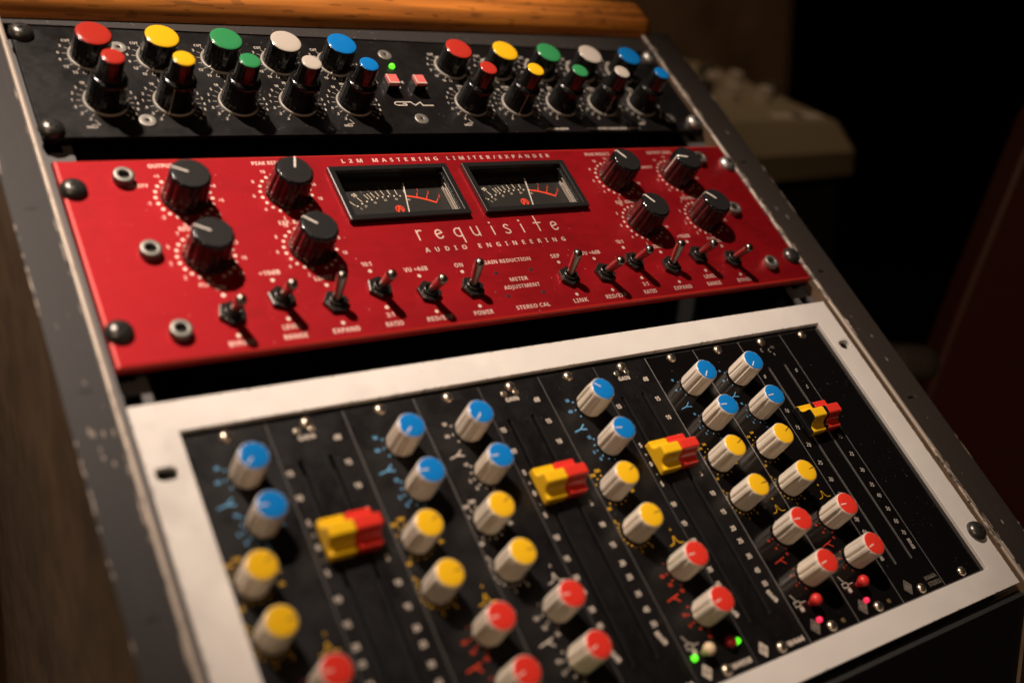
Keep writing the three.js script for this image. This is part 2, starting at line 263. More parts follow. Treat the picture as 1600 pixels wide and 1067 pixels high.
// ---------------------------------------------------------------- black equalizer unit with coloured knob caps
{
  const eq = thing('equalizer_unit', 'black rack equalizer with two rows of knobs in red, yellow, green, white and blue caps', 'equalizer', [0, 197, 0]);
  const P = new Print(-241.3, -44.5, 482.6, 89, 4.2, '#121010'); P.ink = '#d9cdbf';
  const cols = [-203, -164.8, -126.6, -88.4, -50.2, 38.2, 77, 115.8, 154.6, 193.4], UPY = 19.5, LOY = -17;
  P.dust(3, 900, 0.3); P.scratches(4, 70, 7, 'rgba(150,140,130,0.22)'); P.scratches(9, 16, 30, 'rgba(150,140,130,0.14)');
  { const q = rng(17); for (let i = 0; i < 40; i++) { P.g.globalAlpha = 0.2 + 0.4 * q(); P.line([[-236 + q() * 30, -40 + q() * 80], [-236 + q() * 30, -40 + q() * 80]].map((p, k, a) => k ? [a[0][0] + 1 + q() * 2, a[0][1] + (q() - 0.5)] : p), 0.25, '#7d736a'); } P.g.globalAlpha = 1; }
  const gain = ['CUT', '3', '6', '9', '12', '15'], fl = ['10', '5', '2', '1', '.5', '.3', '.2'], fr = ['2', '3', '4', '6', '8', '.4'];
  const names = ['LOW', 'LO MID', 'MID', 'HI MID', 'HIGH'];
  cols.forEach((x, i) => {
    gain.forEach((t, k) => { const a = deg(128 + k * 20.5); P.line([[x + Math.cos(a) * 12.2, UPY + Math.sin(a) * 12.2], [x + Math.cos(a) * 14.6, UPY + Math.sin(a) * 14.6]], 0.35); P.text(t, x + Math.cos(a) * 17, UPY + Math.sin(a) * 17, 2.3, {}); });
    ['3', '6', '9', '12'].forEach((t, k) => { const a = deg(22 - k * 20); P.line([[x + Math.cos(a) * 12.2, UPY + Math.sin(a) * 12.2], [x + Math.cos(a) * 14, UPY + Math.sin(a) * 14]], 0.35); P.text(t, x + Math.cos(a) * 16, UPY + Math.sin(a) * 16, 1.8); });
    for (const a of [244, 262]) { const c = deg(a), d = c + 0.12; P.line([[x + Math.cos(c) * 12.4, UPY + Math.sin(c) * 12.4], [x + Math.cos(c) * 15.4, UPY + Math.sin(c) * 15.4], [x + Math.cos(d) * 15.4, UPY + Math.sin(d) * 15.4], [x + Math.cos(d) * 12.4, UPY + Math.sin(d) * 12.4]], 0.3); }
    P.text(names[i % 5], x - 1, UPY - 18.6, 2.0); P.text('Hz x 10', x - 1, UPY - 21.6, 1.4);
    fl.forEach((t, k) => { const a = deg(122 + k * 18); P.line([[x + Math.cos(a) * 13, LOY + Math.sin(a) * 13], [x + Math.cos(a) * 15.2, LOY + Math.sin(a) * 15.2]], 0.35); P.text(t, x + Math.cos(a) * 17.6, LOY + Math.sin(a) * 17.6, 2.2); });
    fr.forEach((t, k) => { const a = deg(26 - k * 15); P.line([[x + Math.cos(a) * 13, LOY + Math.sin(a) * 13], [x + Math.cos(a) * 15.2, LOY + Math.sin(a) * 15.2]], 0.35); P.text(t, x + Math.cos(a) * 17.2, LOY + Math.sin(a) * 17.2, 2.2); });
    if (i % 5 === 0 || i % 5 === 4) { P.line([[x - 9, LOY - 14.6], [x - 7, LOY - 18.2], [x - 11.5, LOY - 18.2]], 0.4); P.text('SHELF', x - 11.5, LOY - 20, 1.9); }
  });
  P.text('IN', -11.2, -1.2, 2.1); P.text('L', -26, 3.6, 2.6); P.text('R', -6.6, 3.6, 2.6); P.text('IN', 9, -1.2, 1.9);
  // maker's mark: one unbroken line
  P.line([[-8.2, -15.4], [-18.6, -15.4]], 0.75); P.curve([-18.6, -15.4, -21.6, -15.4, -21.6, -18.5, -18.4, -18.5], 0.75); P.line([[-18.4, -18.5], [-12.4, -18.5], [-12.4, -16.8], [-14.6, -16.8]], 0.75); P.line([[-8.4, -15.4], [-6.0, -18.4], [-1.2, -15.4], [-0.2, -18.5], [7.6, -18.5]], 0.75);
  P.text('EQUALIZER', 100, -41.4, 1.9, { width: 19 }); P.text('PARAMETRIC EQUALIZER', 145, -41.6, 1.7, { width: 38 }); P.text('SERIES II', 171, -41.6, 1.7, { width: 12 });
  const sg = smudge.clone(); sg.repeat.set(3, 0.6);
  const faceMat = phy({ map: P.texture(), roughness: 0.8, roughnessMap: sg, specularIntensity: 0.62 });
  part(eq, 'front_panel', mm(planarUV(plate(rectShape(-241.3, -44.5, 241.3, 44.5), 0, 3, 0.25), -241.3, -44.5, 482.6, 89)), faceMat);

  const caps = [M.capDeepRed, M.capYellow, M.capGreen, M.capWhite, M.capBlue];
  const big = mm(fluted([[10.9, 0.3, 0], [10.9, 1.2, 0], [10.7, 1.6, 1], [10.2, 16.0, 1], [10.0, 16.6, 0.3], [9.6, 16.9, 0]], 22, 0.16, 3));
  const bigCap = mm(lathe([[0, 1.15], [6, 1.05], [8.9, 0.75], [9.6, 0.2], [9.6, 0]].reverse(), 56));
  const dualLow = mm(fluted([[11.2, 0.3, 0], [11.2, 1.2, 0], [11.0, 1.6, 1], [10.0, 16.6, 1], [9.7, 18.0, 0.4], [9.0, 18.7, 0], [8.0, 19.0, 0]], 22, 0.16, 3));
  const dualHigh = mm(fluted([[8.0, 19.0, 0], [7.4, 19.6, 0], [7.1, 20.4, 1], [6.4, 31.4, 1], [6.2, 32.0, 0.2]], 14, 0.12, 3));
  const smallCap = mm(lathe([[0, 1.0], [4, 0.9], [5.6, 0.65], [6.1, 0.2], [6.1, 0]].reverse(), 44));
  const ring = mm(lathe([[11.0, 0.9], [11.6, 1.0], [12.1, 0.7], [12.2, 0]].reverse(), 64));
  const needle = mm(rbox(1.0, 2.6, 1.5, 0.4, 0, 11.4, 1.0)), lineBig = mm(box(0.5, 0.3, 14.6, 0, 10.55, 9.6)), lineHigh = mm(box(0.45, 0.3, 11, 0, 6.85, 25.8));
  const gAng = [35, 152, 128, 30, 148, 40, 50, 36, 44, 38], fAng = [20, 150, 40, 30, 25, 20, 158, 30, 160, 25];
  cols.forEach((x, i) => {
    const k = part(eq, 'gain_knob', big, M.blackPlastic, [x, UPY, 0], [0, 0, deg(gAng[i])]);
    part(k, 'knob_cap', bigCap, caps[i % 5], [0, 0, 16.85]); part(k, 'pointer', needle, M.paint); part(k, 'skirt_ring', ring, M.ringWhite);
    const f = part(eq, 'frequency_knob', dualLow, M.blackPlastic, [x, LOY, 0], [0, 0, deg(fAng[i])]);
    part(f, 'pointer', needle, M.paint); part(f, 'skirt_ring', ring, M.ringWhite); if (fAng[i] > 100) part(f, 'pointer_line', lineBig, M.ringWhite, [0, 0.55, -0.6], [deg(3.6), 0, 0]);
    const b = part(eq, 'bandwidth_knob', dualHigh, M.blackPlastic, [x, LOY, 0], [0, 0, deg(fAng[i])]);
    part(b, 'knob_cap', smallCap, caps[i % 5], [0, 0, 31.95]);
    part(b, 'pointer_line', lineHigh, M.ringWhite, [0, 0.1, 0], [deg(3.2), 0, 0]);
  });
  for (const x of [-19.1, 1.3]) {
    const b = part(eq, 'push_button', mm(rbox(8.6, 9.4, 6.2, 0.4, 0, 0, 3.1)), M.blackPlastic, [x, -2.4, 0]);
    part(b, 'button_cap', mm(rbox(8.2, 9.0, 2.6, 0.7, 0, 0, 7.2)), M.pinkButton);
    part(b, 'cap_rim', mm(merge([box(0.9, 8.2, 0.4, -3.5, 0, 8.45), box(7.4, 0.9, 0.4, 0, -3.9, 8.45)])), M.capWhite);
  }
  part(eq, 'indicator_lamp', mm(new THREE.SphereGeometry(2.1, 24, 16)), M.ledGreen, [-8.8, 18.2, 0.8]);
  for (const [x, y] of [[-185.2, 28.4], [-184, -32.2], [-8.9, 30.2], [-7, -31.4], [213.8, 29], [214, -31.5]]) { const f = part(eq, 'panel_screw', G.flushHead, M.steel, [x, y, 0]); part(f, 'screw_hole', G.flushHole, M.slotBlack); }
  rackScrew(eq, -236, 37.4, 0, 0.4); rackScrew(eq, -236, -38.6, 0, 0.9); rackScrew(eq, 236, 37.4, 0, 0.2, M.aluminium); rackScrew(eq, 236, -36.5, 0, 0.7, M.aluminium);
}

// ---------------------------------------------------------------- red limiter unit
{
  const H = 132.5, lim = thing('limiter_unit', 'glossy red rack limiter with two black framed level meters and a row of toggle switches', 'limiter', [0, H / 2, 3.4]);
  const P = new Print(-241.3, -H / 2, 482.6, H, 4.2, '#a50011'), y0 = H / 2, Y = (y) => y - y0; P.ink = '#efdccb';
  P.g.globalAlpha = 0.11; { const q = rng(91); for (let i = 0; i < 2600; i++) { const x = -250 + q() * 480, y = -y0 + q() * H; P.line([[x, y], [x + 4 + q() * 26, y]], 0.1, q() < 0.5 ? '#e03a3a' : '#4c0206'); } } P.g.globalAlpha = 1;
  P.dust(31, 900, 0.42, ['rgba(232,185,175,0.7)', 'rgba(205,120,115,0.5)']); P.scratches(32, 90, 5, 'rgba(228,150,140,0.3)'); P.scratches(33, 26, 22, 'rgba(60,0,4,0.35)');
  const TX = [-180, -151.5, -123.2, -94.6, -66, -37.3, 33.3, 61.7, 90.1, 118.8, 147.4, 176.2], high = [0, 1, 0, 1, 0, 0, 0, 0, 1, 0, 1, 0];
  const topT = ['ON', '+10dB', 'LIMIT', '10:1', 'VU +4dB', 'ON', 'SEP', 'VU +4dB', '10:1', 'LIMIT', '+10dB', 'ON'];
  const lowT = [['BYPASS'], ['LEVEL', 'RANGE'], ['EXPAND'], ['3:1', 'RATIO'], ['RED/EXP'], ['POWER'], ['LINK'], ['RED/EXP'], ['3:1', 'RATIO'], ['EXPAND'], ['LEVEL', 'RANGE'], ['BYPASS']];
  const wid = { ON: 6.2, '+10dB': 12, LIMIT: 11, '10:1': 6.8, 'VU +4dB': 15.5, SEP: 7.2, BYPASS: 13.4, LEVEL: 10.5, RANGE: 13.2, EXPAND: 16, '3:1': 5.4, RATIO: 11, 'RED/EXP': 17.4, POWER: 13.4, LINK: 11.4 };
  TX.forEach((x, i) => { const d = high[i] ? 6.6 : 0; P.dot(x - 0.3, Y(36.2 + d), 1.25); P.dot(x - 0.3, Y(10.6 + d), 1.25); P.text(topT[i], x - 0.4, Y(41.2 + d), 3.0, { width: wid[topT[i]] }); lowT[i].forEach((t, k) => P.text(t, x, Y((high[i] ? 12.2 : 5.9) - k * 6.3), 3.0, { width: wid[t] })); });
  const knobs = [[-181.3, 103, 152, 'OUTPUT LEVEL', 0], [-181.3, 62.2, 148, 'RESPONSE', 2], [-123.4, 103, 72, 'PEAK REDUCT', 1], [-123.4, 62.2, 138, 'EXP. RANGE', 1], [118.6, 103, 122, 'PEAK REDUCT', 1], [118.6, 62.2, 122, 'EXP. RANGE', 1], [176.2, 103, 170, 'OUTPUT LEVEL', 0], [176.2, 62.2, 132, 'RESPONSE', 2]];
  const scale = [['-3', '-2', '-1', 'UNITY', '+1', '+2', '+3', '+4', '+5', '+6', '+7'], ['2', '4', '6', '8', '10', '12', '14', '16', '18', '20', ''], ['FLAT', '2', '3', '5', '7', '9', '10', '12', '15', '20', '']];
  for (const [x, y, , name, kind] of knobs) {
    for (let k = 0; k < 21; k++) { const a = deg(258 - k * 16.4 + (kind === 1 ? -4 : 0)); P.dot(x + Math.cos(a) * 15, Y(y) + Math.sin(a) * 15, 1.05); }
    scale[kind].forEach((t, k) => { if (!t) return; const a = deg(254 - k * 32.8 + (kind === 1 ? -6 : 0)), r = t === 'UNITY' ? 24 : t === 'FLAT' ? 18.8 : 19.4; P.text(t, x + Math.cos(a) * r, Y(y) + Math.sin(a) * r, 2.6, { width: t === 'UNITY' ? 11 : t === 'FLAT' ? 8.5 : 0, squeeze: 0.8 }); });
    P.text(name, x - (kind === 1 ? 2 : 1), Y(y + (kind === 1 && y > 80 ? 23.6 : y > 80 ? 23.8 : 19.2)), 2.9, { width: name.length * 2.05 });
  }
  P.spaced('L2M MASTERING LIMITER/EXPANDER', -80.8, 74.4, Y(125.2), 3.2, { squeeze: 1.12 });
  P.spaced('AUDIO ENGINEERING', -54.6, 48.4, Y(52.6), 3.5, { squeeze: 1.05 });
  P.text('GAIN REDUCTION', -3.2, Y(41), 2.9, { width: 35 }); P.text('METER', -2.2, Y(26.6), 2.9, { width: 13.4 }); P.text('ADJUSTMENT', -2.4, Y(21.2), 2.9, { width: 26 }); P.text('STEREO CAL', -2.2, Y(5.9), 2.9, { width: 24.6 });
  // the maker's name in thin tall letters
  { const b = Y(62), w = 1.05, L = (pts) => P.line(pts.map(([x, y]) => [x, b + y]), w), Cv = (p) => P.curve(p.map((v, i) => i % 2 ? b + v : v), w);
    L([[-54.4, 0], [-54.4, 7.4]]); Cv([-54.4, 5.2, -54, 6.9, -52.6, 7.6, -51.2, 6.9]);
    const e = (x) => { L([[x - 2.2, 3.2], [x + 2.0, 4.4]]); Cv([x + 2.0, 4.4, x + 1.9, 6.8, x - 0.6, 7.4, x - 1.8, 5.6]); Cv([x - 1.8, 5.6, x - 2.9, 3.6, x - 2.2, 0.2, x - 0.2, 0.2, x + 0.8, 0.2, x + 1.6, 0.8, x + 2.0, 1.6]); };
    e(-40); L([[-24.6, 7.2], [-24.6, -4.2]]); Cv([-24.6, 6.0, -26, 7.8, -29.2, 7.0, -29.2, 3.6]); Cv([-29.2, 3.6, -29.2, 0.4, -26.2, -0.2, -24.6, 1.6]);
    L([[-16.6, 7.2], [-16.6, 3.0]]); Cv([-16.6, 3.0, -16.6, 0, -13.2, -0.6, -12.2, 2.0]); L([[-12.0, 7.2], [-12.0, 0]]);
    L([[-1.6, 0], [-1.6, 6.6]]); P.dot(-1.8, b + 9.6, 0.8);
    Cv([10.6, 6.4, 9.6, 7.6, 7.2, 7.2, 7.4, 5.4]); Cv([7.4, 5.4, 7.8, 3.9, 10.6, 3.9, 10.7, 1.8]); Cv([10.7, 1.8, 10.6, -0.2, 7.8, -0.2, 6.9, 1.0]);
    L([[20.6, 0], [20.6, 6.6]]); P.dot(20.4, b + 9.6, 0.8);
    L([[33.0, 0.2], [33.0, 12.4]]); L([[30.6, 6.8], [35.8, 6.8]]); e(45.6); }
  { const q = rng(95); for (const x of TX) for (let k = 0; k < 16; k++) { const a = q() * 6.28, r0 = 7.6 + q() * 0.8, y = Y(23.6 + (high[TX.indexOf(x)] ? 6.4 : 0)); P.g.globalAlpha = 0.15 + 0.3 * q(); P.line([[x + Math.cos(a) * r0, y + Math.sin(a) * r0], [x + Math.cos(a + 0.1 + 0.3 * q()) * (r0 + 0.2), y + Math.sin(a + 0.2) * (r0 + 0.2)]], 0.14, '#e49a92'); } P.g.globalAlpha = 1; }
  const sg = smudgeRed.clone(); sg.repeat.set(3, 0.9);
  const redMat = phy({ map: P.texture(), roughness: 1.0, roughnessMap: sg, metalness: 0.85, clearcoat: 0.32, clearcoatRoughness: 0.5 });
  const redEdge = std({ color: lin(0.48, 0.022, 0.016), roughness: 0.4, metalness: 0.2 });
  const shape = rectShape(-241.3, -y0, 241.3, y0), mx = [-53.2, 39.3], MY = Y(98.4);
  for (const x of mx) shape.holes.push(rectShape(x - 37, MY - 17.6, x + 37, MY + 17.6, 0, THREE.Path));
  part(lim, 'front_panel', mm(planarUV(plate(shape, 0, 6.4, 1.7), -241.3, -y0, 482.6, H)), [redMat, redEdge]);
  part(lim, 'panel_backing', mm(box(460, 110, 1, 0, 0, -12)), M.inside);

  // meters
  const face = new Print(-37, -17.6, 74, 35.2, 12, '#1d1a17'); face.ink = '#e6d6bd';
  { const cx = 0.5, cy = -50.6, R0 = 55.6, pt = (a, r) => [cx + Math.cos(deg(a)) * r, cy + Math.sin(deg(a)) * r], red = '#ff4a22';
    const arc = (a0, a1, r) => { const o = []; for (let k = 0; k <= 24; k++) o.push(pt(a0 + (a1 - a0) * k / 24, r)); return o; };
    [['0', 118.9], ['10', 112.8], ['7', 107.4], ['', 105.2], ['5', 102.6], ['', 99.2], ['3', 95.6], ['2', 91.3], ['1', 86.4], ['0', 80.8]].forEach(([t, a]) => { face.line([pt(a + 0.4, R0 + 1.2), pt(a + 0.9, R0 + 5.0)], 0.5); if (t) { const q = pt(a + 1.2, R0 + 7.4); face.text(t, q[0], q[1], t === '10' || a > 115 ? 2.8 : 2.3, { turn: a - 90, squeeze: 0.8, bold: t === '10', c: t === '10' || a > 115 ? face.ink : '#8e8374' }); } });
    ['0', '20', '', '40', '', '60', '', '80', '', '100'].forEach((t, k) => { const a = 118.4 - k * 4.15; const d = pt(a, R0); face.dot(d[0], d[1], 0.6); if (t) { const q = pt(a - 0.6, R0 - 2.6); face.text(t, q[0], q[1], 1.6, { turn: a - 90, bold: false }); } });
    face.g.lineCap = 'butt'; face.line(arc(80.6, 60.4, R0 + 0.2), 1.15, red); face.g.lineCap = 'round';
    [['1', 73.8], ['2', 67.4], ['3', 60.6]].forEach(([t, a]) => { face.line([pt(a, R0 + 0.4), pt(a - 0.6, R0 + 4.0)], 0.5, red); const q = pt(a - 1, R0 + 6.6); face.text(t, q[0], q[1], 2.9, { c: red, turn: a - 90, bold: false }); });
    face.ring(0.8, -5.6, 2.6, 0.9, -30, 210, '#e23c1c'); face.fill([[-1.6, -8], [0.2, -3.4], [1.4, -3.4], [3.2, -8], [1.8, -8], [0.8, -5.2], [-0.2, -8]], '#e23c1c'); face.dust(77, 60, 0.16); }
  const faceMat = std({ map: face.texture(), roughness: 0.6 });
  const bz = rectShape(-40.7, -21, 40.7, 21, 1); bz.holes.push(rectShape(-36.6, -17.2, 36.6, 17.2, 0, THREE.Path));
  const bezelGeo = mm(plate(bz, 3.6, 3.55, 0.5));
  const wall = rectShape(-36.95, -17.55, 36.95, 17.55); wall.holes.push(rectShape(-36.4, -17, 36.4, 17, 0, THREE.Path)); const wallGeo = mm(plate(wall, 0.0, 8));
  const dialGeo = mm(planarUV(box(72.7, 33.9, 0.8, 0, 0, -7.4), -37, -17.6, 74, 35.2));
  const paneGeo = mm(new THREE.PlaneGeometry(72.9, 34.1));
  const nb = (() => { const g = box(0.6, 26, 0.4, 0, 33, 0); return g; })();
  const blade = mm(nb);
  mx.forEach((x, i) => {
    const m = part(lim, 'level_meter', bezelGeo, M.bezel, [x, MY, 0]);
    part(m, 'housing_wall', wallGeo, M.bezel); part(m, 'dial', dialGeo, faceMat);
    const n = part(m, 'needle', blade, M.paint, [0, -31, -5.8], [0, 0, deg(-13.2 + i * 0.8)]);
    part(m, 'painted_reflection', mm(merge([box(0.5, 25, 1.7, 36.1, -3.6, -5.4), box(0.7, 22, 1.2, 36.0, -5, -3.4), box(0.4, 25, 0.5, 36.1, -3.6, -1.6)])), M.capWhite);  // pale strips painted in for the lamp reflection on the right inner wall
    const p = part(m, 'glass_pane', paneGeo, M.glass, [0, 0, 1.2]); p.castShadow = false;
  });

  // control knobs
  const body = mm(fluted([[12.6, 0.2, 0], [12.6, 1.0, 0], [12.2, 1.6, 1], [11.0, 17.2, 1], [10.7, 18.2, 0.8], [10.0, 18.9, 0.2], [9.4, 19.1, 0]], 12, 0.7, 4));
  const cap = mm(lathe([[0, 0.1], [8.6, 0.12], [9.4, 0.05], [9.6, 0]].reverse(), 48));
  const mark = mm(rbox(1.15, 8.6, 0.5, 0.2, 0, 5.6, 19.25)), markSide = mm(rbox(1.0, 0.5, 15.6, 0.2, 0, 11.55, 10.2));
  for (const [x, y, a] of knobs) { const k = part(lim, 'control_knob', body, M.blackPlastic, [x, Y(y), 0], [0, 0, deg(a - 90)]); part(k, 'knob_top', cap, M.blackMatt, [0, 0, 19.1]); part(k, 'pointer_line', mark, M.paint); part(k, 'side_line', markSide, M.paint, [0, 0, 0], [deg(4.0), 0, 0]); }

  // toggle switches
  const nut = mm((() => { const g = new THREE.ExtrudeGeometry((() => { const s = new THREE.Shape(); for (let k = 0; k < 6; k++) s[k ? 'lineTo' : 'moveTo'](Math.cos(k * Math.PI / 3) * 7.4, Math.sin(k * Math.PI / 3) * 7.4); s.closePath(); const h = new THREE.Path(); h.absarc(0, 0, 4.2, 0, Math.PI * 2, true); s.holes.push(h); return s; })(), { depth: 1.9, bevelEnabled: true, bevelThickness: 0.4, bevelSize: 0.4, bevelOffset: -0.4, bevelSegments: 2, curveSegments: 24 }); g.translate(0, 0, 0.4); return g; })());
  const bushing = mm(lathe([[2.3, 1.4], [2.8, 3.4], [3.2, 4.4], [3.8, 4.4], [4.15, 4.0], [4.15, 0.2]].reverse(), 32)), well = mm(cyl(2.7, 2.7, 0.2, 20, 1.5));
  const bat = mm(lathe([[0, 19.5], [1.5, 19.2], [2.6, 18.3], [3.0, 17.0], [2.95, 15.6], [2.3, 3.2], [2.2, 0]].reverse(), 28));
  const upDown = [-1, -1, 1, -1, -1, 1, 1, -1, -1, 1, -1, -1];
  TX.forEach((x, i) => {
    const s = part(lim, 'toggle_switch', nut, M.darkChrome, [x, Y(23.6 + (high[i] ? 6.4 : 0)), 0], [0, 0, 0.25 + i * 0.37]);
    part(s, 'bushing', bushing, M.darkChrome); part(s, 'bushing_well', well, M.slotBlack);
    const l = part(s, 'lever', bat, M.chrome, [0, 0, 1.5]); l.rotation.set(0, 0, -(0.25 + i * 0.37)); l.rotateX(-upDown[i] * deg(15)); l.rotateY(deg(((i * 7) % 5 - 2) * 0.5));
  });
  // recessed trimmers, socket screws, rack screws
  for (const [x, y] of [[-15.7, 32.7], [9.8, 32.7], [-15.6, 15.3], [10, 15.2]]) { const t = part(lim, 'trimmer', mm(lathe([[0, 0.12], [1.15, 0.12], [1.3, 0]].reverse(), 18)), M.slotBlack, [x, Y(y), 0]); part(t, 'trimmer_slot', mm(box(1.3, 0.5, 0.12, 0.2, -0.3, 0.18)), M.chrome); }
  for (const [x, y] of [[-209.6, 117.6], [-208.9, 67], [-207.8, 16.2], [208.3, 117.4], [208.4, 66.8], [208.2, 15.8]]) { const s = part(lim, 'socket_screw', G.socket, M.steel, [x, Y(y), 0]); part(s, 'socket_hole', G.socketHole, M.slotBlack); }
  for (const [x, y, t, m] of [[-235.6, 111.4, 0.3, M.blackScrew], [-235.4, 20.3, 0.8, M.blackScrew], [235, 112, 0.5, M.aluminium], [235, 20.8, 0.1, M.blackScrew]]) rackScrew(lim, x, Y(y), 0, t, m);
}

// ---------------------------------------------------------------- white frame
const TOP = -18.6, BOT = TOP - 222.2, OX = 222, OT = -35.4, OB = -226;
{
  const f = thing('module_frame', 'white painted metal frame holding a row of narrow black modules', 'frame', [0, 0, 0]);
  const s = rectShape(-241.3, BOT, 241.3, TOP); s.holes.push(rectShape(-OX, OB, OX, OT, 0, THREE.Path));
  for (const sx of [-1, 1]) for (const y of [-55.6, -203.4]) s.holes.push(rectShape(sx * 233 - 5, y - 3.3, sx * 233 + 5, y + 3.3, 3.2, THREE.Path));
  const P = new Print(-241.3, BOT, 482.6, 222.2, 4, '#e9e3dc'); P.dust(201, 260, 0.28, ['rgba(90,70,55,0.5)', 'rgba(120,100,85,0.3)']);
  { const q = rng(203); for (let i = 0; i < 70; i++) { P.g.globalAlpha = 0.5; const x = -222 + q() * 444; P.line([[x, OT + 0.1 + q() * 0.5], [x + q() * 1.6, OT + 0.2]], 0.3, '#4a3a30'); } P.g.globalAlpha = 1; }
  { const q = rng(207), chip = (x, y, a, b) => { P.g.globalAlpha = 0.35 + 0.4 * q(); P.line([[x, y], [x + a * q(), y + b * q()]], 0.2 + 0.35 * q(), q() < 0.6 ? '#6e5f52' : '#b9aa9b'); };
    for (let i = 0; i < 60; i++) { chip(-241 + q() * 480, TOP - 0.2 - q() * 0.3, 2.2, 0); chip(-241 + q() * 480, BOT + 0.2 + q() * 0.3, 2.2, 0); chip(241 - q() * 0.5, BOT + q() * 220, 0, 3); chip(-241 + q() * 0.5, BOT + q() * 220, 0, 3); }
    for (let i = 0; i < 260; i++) { P.g.globalAlpha = 0.05 + 0.06 * q(); const x = -241 + q() * 470, y = BOT + q() * 222; P.line([[x, y], [x + 6 + 30 * q(), y + (q() - 0.5)]], 0.15, q() < 0.5 ? '#8d8074' : '#ffffff'); }
    for (const x of [-233, 233]) for (const y of [-55.6, -203.4]) for (let i = 0; i < 22; i++) { const a = q() * 6.28; chip(x + Math.cos(a) * (5.6 + q()), y + Math.sin(a) * (3.8 + q()), 0.8, 0.8); } P.g.globalAlpha = 1; }
  const wr = smudge.clone(); wr.repeat.set(2, 1);
  part(f, 'frame_plate', mm(planarUV(plate(s, 0, 3.6, 0.3), -241.3, BOT, 482.6, 222.2)), std({ map: P.texture(), roughness: 1, roughnessMap: wr, metalness: 0.25 }));
  rackScrew(f, 233.4, -203.2, 0, 0.6);
  for (const y of [OT - 3, OB + 3]) part(f, 'module_rail', mm(box(448, 12, 6, 0, y, -9)), M.inside);
}

// ---------------------------------------------------------------- the modules in the white frame
const PITCH = 40.36, MH = 187.2, CY = -131.7, FACE = -2.6, cxOf = (i) => (i - 5) * PITCH + 0.4;
const ml = (y) => y - CY;                                    // rack y to module y
const KN = [[2.6, -62.6], [2.6, -88.2], [-10.6, -114], [-10.6, -139.6], [4.4, -165.6], [4.4, -191.6]];
const modPrint = (seed) => { const P = new Print(-20, -MH / 2, 40, MH, 8, '#0e0c0c'); P.dust(seed, 170, 0.22); P.scratches(seed + 1, 14, 5, 'rgba(150,140,130,0.16)'); return P; };
function diamond(P, x, y, c, solid) { const d = [[x, y + 4.3], [x + 3.5, y + 0.4], [x, y - 4.3], [x - 3.5, y - 0.4]]; if (solid) P.fill(d, c); else P.line([...d, d[0]], 0.45, c); const e = d.map(([a, b]) => [x + (a - x) * 0.66, y + (b - y) * 0.66]); P.line([...e, e[0]], 0.4, solid ? '#5d534b' : c); P.ring(x, y, 1.3, 0.4, 0, 360, solid ? '#5d534b' : c); P.line([[x - 0.6, y - 0.8], [x - 0.6, y + 0.8], [x + 0.6, y - 0.8], [x + 0.6, y + 0.8]], 0.35, solid ? '#5d534b' : c); }
function eqLegend(seed, ink, strong) {
  const P = modPrint(seed), [B, Yl, Rd] = ink, S = strong ? 1.15 : 0.85, N = (t, x, y, c, h = 1.7) => P.text(t, x, ml(y), h * S, { c, squeeze: 0.9 });
  const mark = (k, a, r1, c, t, r2) => { const [x, y] = KN[k], q = deg(a); P.dot(x + Math.cos(q) * r1, ml(y) + Math.sin(q) * r1, 0.42 * S, c); if (t) N(t, x + Math.cos(q) * r2, y + Math.sin(q) * r2, c); };
  [[152, '30'], [184, '60'], [212, '']].forEach(([a, t]) => mark(0, a, 9.6, B, t, 13.2));
  [[146, '15'], [170, ''], [192, '5'], [216, '0'], [240, ''], [264, '10'], [345, '']].forEach(([a, t]) => mark(1, a, 9.4, B, t, 12.2));
  [[104, '500'], [126, '250'], [150, '125'], [232, '60'], [252, ''], [276, ''], [300, ''], [322, ''], [344, '2k'], [12, '1k']].forEach(([a, t]) => mark(2, a, 9.4, Yl, t, 12.8));
  [[140, '15'], [154, ''], [168, ''], [182, '5'], [198, ''], [214, '0'], [230, ''], [246, ''], [262, '5'], [280, ''], [300, '5'], [320, '']].forEach(([a, t]) => mark(3, a, 9.4, Yl, t, 12.0));
  [[150, ''], [186, '5k'], [212, '10'], [244, '15']].forEach(([a, t]) => mark(4, a, 9.4, Rd, t, 12.8));
  [[142, ''], [168, '10'], [196, '0'], [224, ''], [254, '10']].forEach(([a, t]) => mark(5, a, 9.4, Rd, t, 12.2));
  const fork = (x, y, c, up) => { P.line([[x - 4.4, ml(y - 1)], [x, ml(y)]], 0.55 * S, c); P.line([[x, ml(y)], [x + 3.2, ml(y + (up ? 2.6 : -2.8))]], 0.55 * S, c); P.line([[x, ml(y)], [x + 3.8, ml(y - (up ? 0.8 : -0.9))]], 0.55 * S, c); };
  fork(-10, -75.4, B, true); fork(-8.6, -179, Rd, false);
  P.line([[6.6, ml(-153)], [9, ml(-152.8)], [10.4, ml(-151.4)], [11, ml(-148.6)], [11.8, ml(-148.6)], [12.4, ml(-151.4)], [13.8, ml(-152.8)], [16.2, ml(-153)]], 0.45 * S, Yl);
  P.text('+', 12, ml(-144.4), 2.4, { c: Yl }); 
  const g = '#b0a598';                                        // bypass sign and maker's diamond
  P.line([[-16, ml(-198.6)], [-14.2, ml(-202.2)]], 0.6, g); P.line([[-16.4, ml(-203)], [-12.2, ml(-203)], [-12.2, ml(-205.6)], [-16.4, ml(-205.6)], [-16.4, ml(-203)]], 0.55, g); P.line([[-12, ml(-204.3)], [-8, ml(-204.3)]], 0.5, g); P.fill([[-14.4, ml(-206.4)], [-11.6, ml(-206.4)], [-11.6, ml(-209)], [-14.4, ml(-209)]], g);
  return P;
}
